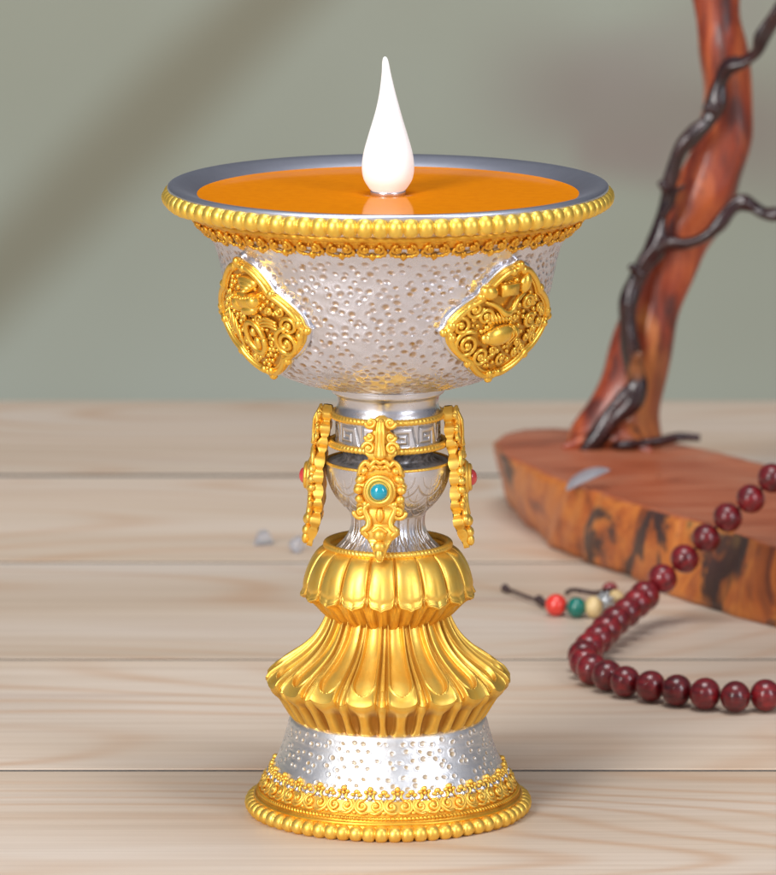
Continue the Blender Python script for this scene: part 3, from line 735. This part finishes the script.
# --- base
baseP=Prof([(92,712),(98.5,716),(101.5,726),(105,738),(109.5,750),(114.5,761),(119,770),(124,779),(128,786),(131,790)],14)
NU2,NS2=1000,170
H2,M2=dimple_disp(baseP,NU2,NS2,baseP.s_of_y(721),baseP.s_of_y(763),11.0,1.9,2.7,1.1,11,1.1,.8)
mb=MB(); revolve(mb,baseP,NU2,NS2,lambda az,s,r:(H2+.05*np.sin(s*1.1+3*np.sin(3*az))*np.sin(az*2),M2*.9)); base=mb.build('base',silver_base,lamp)
mb=MB(); bead_ring(mb,136.0,801,67,9.3,8.4,.50); mb.build('beaded_edge',gold,base)
mb=MB(); a=np.linspace(0,2*PI,300,endpoint=False)
V=[az_xyz(np.full(300,r),a,np.full(300,zy(y))) for r,y in ((127,783),(131,788),(135,794),(137,800),(134,806),(126,809.3),(5,809.3))]
mb.add(np.vstack(V),grid_faces(300,7))
twist_ring(mb,130.5,787.6,2.1,4.0,.3,slant=.5); twist_ring(mb,133.5,792.5,2.4,40,.02)
mb.build('plinth',gold_shaded,base)
mb=MB(); gm=MB(); nun=27; s1=baseP.s_of_y(777.5)
for k in range(nun):
    az=2*PI*(k+.35)/nun; c=chart(baseP,az,s1)
    for sg in (-1,1):
        curl(mb,c,sg*6.6,.5,5.8,sg,(0 if sg>0 else PI)-sg*PI*.5,1.25,2.0,1.75,seg=8,n=22)
        ctube(mb,c,[(sg*1.0,7.0),(sg*7,8.2),(sg*12.6,4),(sg*13.6,-2),(sg*10.5,-6.5)],[1.6,2,2,1.8,1.5],[1.3,1.8,1.9,1.7,1.3],8,n=4)
        cblob(mb,c,sg*4.6,-14.0,1.8,2.4,2.2,2.2,seg=9,rings=6)
        cblob(mb,c,sg*10.5,-11.0,1.5,2.6,2.1,2.0,seg=9,rings=6)
        ctube(mb,c,[(sg*4,-12),(sg*3.2,-9),(sg*5.5,-6)],[1.6,1.8,1.4],[1.2,1.4,1.1],6,n=3)
    cblob(mb,c,0,-17.0,1.9,3.0,2.9,2.8,seg=10,rings=7)
    cblob(mb,c,0,-12.5,1.6,2.2,2.0,2.0,seg=8,rings=6)
    cblob(mb,c,14.6,-14.0,1.6,3.4,2.6,2.4,seg=10,rings=7)
    cblob(mb,c,14.6,7,1.4,2.6,2.2,1.8,seg=9,rings=6)
    cblob(gm,c,0,-7.6,1.2,3.0,3.0,2.6,seg=10,rings=6); cblob(gm,c,14.6,-7.5,1.2,3.4,3.0,2.6,seg=10,rings=6)
V=[]; ss=np.linspace(s1-5,baseP.L,14); aa=np.linspace(0,2*PI,400,endpoint=False)
for q in ss:
    r,z,nr,nz=[float(t) for t in baseP.at(q)]; V.append(az_xyz(np.full(400,r+nr*.8),aa,np.full(400,z+nz*.8)))
mb.add(np.vstack(V),grid_faces(400,14))
mb.build('scroll_band',gold,base); gm.build('silver_inlay',silver,base)

# ================================================================ table
tbl=thing('table',(0,0,0),'pale pine plank table top','table',kind='structure')
seams=[400.5,475,562,659,770]
ys=[float(on_z(388,y,0)[1]) for y in seams][::-1]      # near to far
wd=float(np.mean(np.diff(ys)))
edges=[ys[0]-wd*k for k in range(11,0,-1)]+ys
GAP={round(ys[1]):5.0,round(ys[0]):5.2,round(ys[2]):6.0,round(ys[3]):11.0}
seam_m=plain('dark_joint',(.07,.065,.06),.8,spots=(.04,.04,.038))
for k in range(len(edges)-1):
    a,b=edges[k]+GAP.get(round(edges[k]),4.2),edges[k+1]-GAP.get(round(edges[k+1]),4.2)
    mb=MB(); x0,x1=-5200,5200; z0,z1=-110,0
    V=[(x,y,z) for z in (z0,z1) for y in (a,b) for x in (x0,x1)]
    mb.add(V,[(0,2,3,1),(4,5,7,6),(0,1,5,4),(2,6,7,3),(0,4,6,2),(1,3,7,5)])
    mb.build('plank',pine_m,tbl,smooth=False,bevel=1.2)
for k in range(1,len(edges)-1):
    g_=GAP.get(round(edges[k]),4.2); mb=MB(); a,b=edges[k]-g_,edges[k]+g_
    V=[(x,y,z) for z in (-60,-1.1) for y in (a,b) for x in (-5150,5150)]
    mb.add(V,[(0,2,3,1),(4,5,7,6),(0,1,5,4),(2,6,7,3),(0,4,6,2),(1,3,7,5)]); mb.build('joint_strip',seam_m,tbl,smooth=False)
mb=MB(); y0,y1=edges[0]+20,edges[-1]-20
V=[(x,y,z) for z in (-190,-112) for y in (y0,y1) for x in (-5100,5100)]
mb.add(V,[(0,2,3,1),(4,5,7,6),(0,1,5,4),(2,6,7,3),(0,4,6,2),(1,3,7,5)])
mb.build('underframe',cord_m,tbl,smooth=False)

# ================================================================ backdrop
YB=3700.0; bo=(0,YB,0)
mb=MB(); xs=np.linspace(-7000,7000,141); zs=np.linspace(-2500,780,61); X,Z=np.meshgrid(xs,zs)
Yw=YB+14*np.sin(X*.0016+Z*.0005)+9*np.sin(X*.0041+1)
mb.add(np.stack([X,Yw,Z],-1),grid_faces(141,61,False)); 
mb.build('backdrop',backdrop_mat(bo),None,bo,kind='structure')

# ================================================================ driftwood ornament
T=88.0
front_px=[(509,497),(511,505),(516,514),(527,527),(547,543),(571,556),(602,568),(640,583),(666,595),(693,603.5),(724,614),(776,628),(840,640),(905,640)]
top_px=[(496,441),(499,450),(506,458),(530,468.5),(560,482),(580,489),(600,495),(632,505),(671,516),(700,524),(731,532),(770,546),(830,560),(900,562)]
back_px=[(920,520),(860,492),(800,473),(776,467),(747,459),(705,449.5),(660,440),(610,433),(556,428.6),(530,429),(512,431),(501,435)]
so=on_z(620,500,0); so[2]=0
drift=thing('driftwood_ornament',so,'reddish brown driftwood trunk rising from a live edge wood slab behind the prayer beads','driftwood')
topring=np.array([on_z(x,y,T) for x,y in top_px]+[on_z(x,y,T) for x,y in back_px])
botf=np.array([on_z(x,y,0) for x,y in front_px]); 
cen=topring.mean(0)
botb=topring[len(top_px):].copy(); botb[:,2]=0; botb[:,1]-=20; botb[-4:,0]+=np.array([4,10,16,20])
botring=np.vstack([botf,botb])
def closed(P,n):
    Q=catmull(np.vstack([P[-2:],P,P[:3]]),n); return Q[2*n:2*n+len(P)*n]
tr_=closed(topring,8); br_=closed(botring,8); n=len(tr_)
def wob(P,amp,fr,ph,k):
    a=np.linspace(0,2*PI,len(P),endpoint=False); w=amp*(np.sin(fr*a+ph)+.6*np.sin(2.3*fr*a+1.7*ph)); d=P-P.mean(0); d[:,2]=0; d/=np.linalg.norm(d,axis=1)[:,None]; return P+d*w[:,None]*k
rows=[]
for k,t in enumerate((0,.03,.12,.3,.5,.7,.88,.97,1.0)):
    P=tr_*(1-t)+br_*t; P[:,2]=T*(1-t)
    d=P-P.mean(0); d[:,2]=0; d/=np.linalg.norm(d,axis=1)[:,None]
    P=P+d*(9*math.sin(PI*t)-(5 if t==0 else 0)-(9 if t==1 else 0)); P=wob(P,2.4,17,t*3,1 if t not in(0,) else .6); P=wob(P,3.0,7,t*5+1,.8 if 0<t<1 else .3); rows.append(P)
mb=MB(); mb.add(np.vstack(rows),[tuple(reversed(f)) for f in grid_faces(n,len(rows))]); slab=mb.build('slab',slab_edge_m,drift,so)
rows2=[]; c2=rows[0].mean(0)
for q in (1,.985,.9,.7,.5,.3,.1,.01):
    P=c2+(rows[0]-c2)*q; P[:,2]=T+ (0 if q==1 else 1.5)+ (q<.95)*2*np.sin(P[:,0]*.02+P[:,1]*.015); rows2.append(P)
mb=MB(); mb.add(np.vstack(rows2),[tuple(reversed(f)) for f in grid_faces(n,len(rows2))]); mb.build('slab_top',slab_top_m,slab,so)

YT=float(on_z(612,442,T)[1])
def branch(name,pts,mat,Y0,seg=20,sub=10,lump=.07,parent=drift,fl=1.0,seed=1,jit=0):
    P=np.array([on_y(x,y,Y0+dy) for x,y,w,dy in pts]); sc=np.array([(Y0+dy-CAMY)/F for *_,dy in pts]); R=np.array([w/2 for _,_,w,_ in pts])*sc
    g=np.random.default_rng(seed); R=R*(1+jit*g.uniform(-1,1,len(R)))
    Q=catmull(np.c_[P,R],sub); P=Q[:,:3]; R=Q[:,3]; nn=len(P)
    Tn=np.gradient(P,axis=0); Tn/=np.linalg.norm(Tn,axis=1)[:,None]; x=np.cross(Tn[0],(0,1,0)); V=[]
    ph=g.uniform(0,6,6); a=np.linspace(0,2*PI,seg,endpoint=False)
    for i in range(nn):
        x=x-Tn[i]*(x@Tn[i]); x/=np.linalg.norm(x); y=np.cross(Tn[i],x); s=i/sub
        w=1+lump*(np.sin(2*a+ph[0]+s*.9)+.7*np.sin(3*a+ph[1]-s*1.3)+.5*np.sin(5*a+ph[2]+s*.6)+.8*math.sin(s*2.7+ph[3]))
        V.append(P[i]+R[i]*w[:,None]*(np.cos(a)[:,None]*x+fl*np.sin(a)[:,None]*y))
    mb=MB(); V.append(np.repeat([P[-1]],seg,0)); V.append
    V=[np.repeat([P[0]],seg,0)]+V; mb.add(np.vstack(V),grid_faces(seg,len(V))); return mb.build(name,mat,parent,so)
branch('trunk',[(612,455,96,0),(614,440,92,0),(622,410,72,0),(634,375,62,0),(645,335,58,0),(655,300,58,4),(668,265,58,8),(682,238,60,12),(697,212,58,14),(711,180,58,16),(722,148,54,18),(726,118,50,20),(727,85,51,22),(723,50,50,24),(719,18,48,26),(716,-20,50,28),(712,-70,52,30)],trunk_m,YT,28,12,.06,fl=.8,seed=4)
v=branch('vine',[(x_,y_,w_*.86,d_) for x_,y_,w_,d_ in [(584,452,18,-64),(597,438,24,-64),(612,418,25,-62),(627,402,24,-58),(636,384,22,-56),(632,360,20,-52),(629,330,20,-50),(629,305,22,-48),(636,282,22,-46),(646,262,24,-46),(657,246,22,-44),(661,222,17,-44),(667,196,17,-42),(671,176,17,-40),(680,150,17,-42),(694,134,18,-40),(709,121,19,-38),(716,104,17,-36),(719,84,17,-34),(728,67,17,-36),(744,62,16,-44),(757,52,14,-50),(763,36,15,-56),(771,22,15,-60),(790,-5,14,-66)]],vine_m,YT,16,8,.15,seed=9,jit=.2)
for a_,b_,c_,d_ in (((640,275),(630,266),8,-50),((668,190),(660,182),8,-46),((715,110),(704,107),8,-42),((632,362),(641,352),8,-58)):
    branch('knot',[(a_[0],a_[1],c_*1.6,d_),((a_[0]+b_[0])/2,(a_[1]+b_[1])/2,c_*1.2,d_-3),(b_[0],b_[1],c_*.8,d_-6)],vine_m,YT,10,4,.1,parent=v,seed=int(a_[0]))
branch('offshoot',[(662,215,10,-46),(671,205,8,-52),(676,192,6,-58),(684,186,4,-64)],vine_m,YT,10,6,.1,parent=v,seed=31)
branch('side_shoot',[(655,247,17,-46),(668,242,16,-50),(684,244,14,-56),(702,238,14,-60),(718,226,14,-62),(730,210,14,-60),(741,202,15,-58),(752,206,14,-60),(763,213,13,-64),(778,215,12,-70),(800,212,12,-76)],vine_m,YT,14,8,.15,parent=v,seed=12,jit=.2)
branch('root',[(618,432,40,-20),(602,438,30,-40),(586,443,20,-50),(572,446,11,-56),(562,448,5,-58)],trunk_m,YT,14,8,.14,seed=22)
branch('root',[(625,436,36,-30),(634,443,24,-44),(644,449,12,-56),(652,452,5,-64)],trunk_m,YT,14,8,.14,seed=23)
branch('twig',[(612,445,7,-10),(622,445,10,-30),(640,443,10,-20),(660,441,9,-10),(680,437,9,0),(700,438,7,0)],vine_m,float(on_z(650,448,T)[1]),10,8,.12,seed=15)

# ================================================================ quartz chips
def chip(px,py,z0,L,W,Hh,rot,tilt,label,seed,bend=0):
    g=np.random.default_rng(seed); o=on_z(px,py,z0); o[2]=z0
    mb=MB(); m=18; seg=14
    V=[]
    for j in range(m):
        t=j/(m-1); e=math.sin(PI*min(max(t,.02),.98))**.6
        for i in range(seg):
            a=2*PI*i/seg; w=1+.12*math.sin(3*a+seed)+.06*math.sin(7*t+a)
            x=(t-.5)*L; y=W/2*e*math.cos(a)*w+bend*math.sin(PI*t); z=max(Hh/2*(1+math.sin(a)*w)*e,0)+tilt*t
            xr=x*math.cos(rot)-y*math.sin(rot); yr=x*math.sin(rot)+y*math.cos(rot)
            V.append((o[0]+xr,o[1]+yr,z0+z+.3))
    mb.add(V,grid_faces(seg,m)+[tuple(range(seg))[::-1],tuple(range((m-1)*seg,m*seg))])
    q=mb.build('quartz_chip',quartz,None,o); q['label']=label; q['category']='crystal'; q['group']='milky quartz chips'
    return q
chip(588,489,T+2,58,30,11,.45,20,'long white quartz chip lying on top of the reddish wood slab',3,8)
chip(264,545,0,24,18,19,.4,0,'small hazy white chip on the plank left of the lamp, farther from it',5)
chip(297,552,0,18,18,20,1.4,0,'small hazy white chip on the plank beside the left pendant of the lamp',8)

# ================================================================ prayer beads
BR=17.7
def resample(P,step):
    d=np.r_[0,np.cumsum(np.linalg.norm(np.diff(P,axis=0),axis=1))]; s=np.arange(0,d[-1],step)
    return np.stack([np.interp(s,d,P[:,k]) for k in range(3)],-1)
yA=[858,866,872,874,874,872,870,868,866]
up_px=[(648,592.6),(664,577),(681,562),(700,544.5),(718,525.5),(739,508.5),(760,490.5),(779,472),(798,462)]
ups=[on_y(x,y,Y) for (x,y),Y in zip(up_px,yA)]; print('Z',[round(p[2]) for p in ups])
low_px=[(640,600),(631,609),(620,617),(609,627),(599,638),(589,648),(583,657),(587,666),(600,673),(614,677.5),(626,681.6),(653,686.4),(682,691),(711,694.5),(743,697),(772,694.5),(803,690),(830,684),(860,676)]
lows=[]
for x,y in low_px:
    k=min(max((657-y)/65.,0),1) if x<650 else 0
    lows.append(on_y(x,y,622+k*236) if k>.02 else on_z(x,y,BR+.3))
tail=[np.array([ups[-1][0]+40,890,ups[-1][2]-6]),np.array([ups[-1][0]+80,930,ups[-1][2]-26]),np.array([ups[-1][0]+120,1000,T+BR+4])]
path=catmull(np.array(tail[::-1]+ups[::-1]+lows),30)
pts=resample(path,34.6)
mo=on_z(640,660,0); mo[2]=0
mala=thing('prayer_beads',mo,'strand of dark red wooden prayer beads curving across the planks in front of the slab','prayer beads')
bm_=MB(); 
nu_,nv_=28,18; V=[]
for j in range(nv_):
    p=PI*j/(nv_-1)
    for i in range(nu_):
        a=2*PI*i/nu_; V.append((math.sin(p)*math.cos(a)*BR,math.sin(p)*math.sin(a)*BR,math.cos(p)*BR*.95))
bm_.add(V,grid_faces(nu_,nv_)); bead0=bm_.build('bead',rose,mala,(0,0,0))
for i,p in enumerate(pts):
    o=bead0 if i==0 else bead0.copy()
    if i: COL.objects.link(o); o.parent=mala
    t=Vector((pts[min(i+1,len(pts)-1)]-pts[max(i-1,0)])); o.location=tuple((p-mo)*U); o.rotation_euler=t.to_track_quat('Z','Y').to_euler()
    k=random.uniform(.97,1.02); o.scale=(k,k,k)
mb=MB(); tube(mb,path,1.6,8); mb.build('string',cord_m,mala,mo)
# counting tail with coloured beads
def sb(x,y,r,name,mat,sx=1.0,z=None):
    p=on_z(x,y,z if z is not None else r+.3); mb=MB(); ball(mb,p,(r*sx,r,r),None,24,16); return mb.build(name,mat,mala,mo)
sb(556,605,13,'red_bead',redbead); sb(576.5,607.5,12.2,'green_bead',greenbead,.95); sb(593.5,607,12.6,'cream_bead',creambead,.85)
b=sb(605,603,12,'silver_bead',metalbead,.75)
mb=MB(); p=on_z(605,603,12.3)
for k in range(26):
    a=k*2.399; z=1-2*(k+.5)/26; q=math.sqrt(1-z*z); ball(mb,p+np.array([q*math.cos(a)*9.6,q*math.sin(a)*12,z*12]),2.2,None,8,6)
mb.build('carving',metalbead,b,mo)
sb(616,599,11,'cream_bead',creambead,.9); sb(610,588,7,'bead_knot',rose,1.3)
mb=MB()
P=catmull(np.array([on_z(x,y,z) for x,y,z in ((503,587,4),(515,592,5),(528,597,6),(541,601,8),(556,605,13),(576,607,13),(593,606,12),(616,599,12),(630,606,14))]),8); tube(mb,P,2.0,8)
for x,y,z,r in ((505,588,5,5),(507,590,5,3.5),(539,599.5,7,5.5),(543,603,7,5)): ball(mb,on_z(x,y,z),r,None,12,8)
P=catmull(np.array([on_z(x,y,z) for x,y,z in ((566,593,4),(572,590,9),(582,591,12),(596,593,9),(606,590,8),(616,592,8),(626,600,8))]),8); tube(mb,P,2.6,8)
mb.build('tassel_cord',cord_m,mala,mo)

# ================================================================ lamps, world, camera
def area(name,loc,target,size,power,col,sy=None):
    L=bpy.data.lights.new(name,'AREA'); L.energy=power; L.color=col; L.size=size
    if sy: L.shape='RECTANGLE'; L.size_y=sy
    o=bpy.data.objects.new(name,L); COL.objects.link(o); o.location=loc
    o.rotation_euler=(Vector(target)-Vector(loc)).to_track_quat('-Z','Y').to_euler(); return o
area('softbox_left',(-.66,-.98,.62),(0,.0,.04),.36,15.2,(1,.985,.965),.85)
area('softbox_right',(.78,-.78,.55),(0,.02,.06),.22,5.0,(.93,.95,1),.7)
area('softbox_top',(.0,-.12,1.15),(0,.0,.0),.5,6.5,(1,1,1))
w=bpy.data.worlds.new('World'); S.world=w; w.use_nodes=True
nt=w.node_tree; bg=nt.nodes['Background']
tc=nt.nodes.new('ShaderNodeTexCoord'); sp=nt.nodes.new('ShaderNodeSeparateXYZ'); nt.links.new(tc.outputs['Generated'],sp.inputs[0])
cr=ramp(nt,mth(nt,'MULTIPLY_ADD',mth(nt,'SUBTRACT',mth(nt,'MULTIPLY',sp.outputs[2],.6),sp.outputs[1]),.5,.5),[(.12,(.10,.10,.11)),(.45,(.45,.46,.52)),(.8,(1.0,1.02,1.15))])   # gradient shaped to steer reflections: dim behind, brighter in front
nt.links.new(cr.outputs[0],bg.inputs[0]); bg.inputs[1].default_value=.30

cam=bpy.data.cameras.new('camera'); co=bpy.data.objects.new('camera',cam); COL.objects.link(co); S.camera=co
co.location=(0,CAMY*U,CAMZ*U); co.rotation_euler=(PI/2-TH,0,0)
cam.sensor_fit='VERTICAL'; cam.sensor_height=24; cam.lens=F/875*24; cam.clip_start=.02; cam.clip_end=50
cam.dof.use_dof=True; cam.dof.focus_distance=5870*U; cam.dof.aperture_fstop=27
S.view_settings.view_transform='Standard'; S.view_settings.look='None'; S.view_settings.exposure=0; S.view_settings.gamma=1
S.render.engine='CYCLES'; S.cycles.max_bounces=8
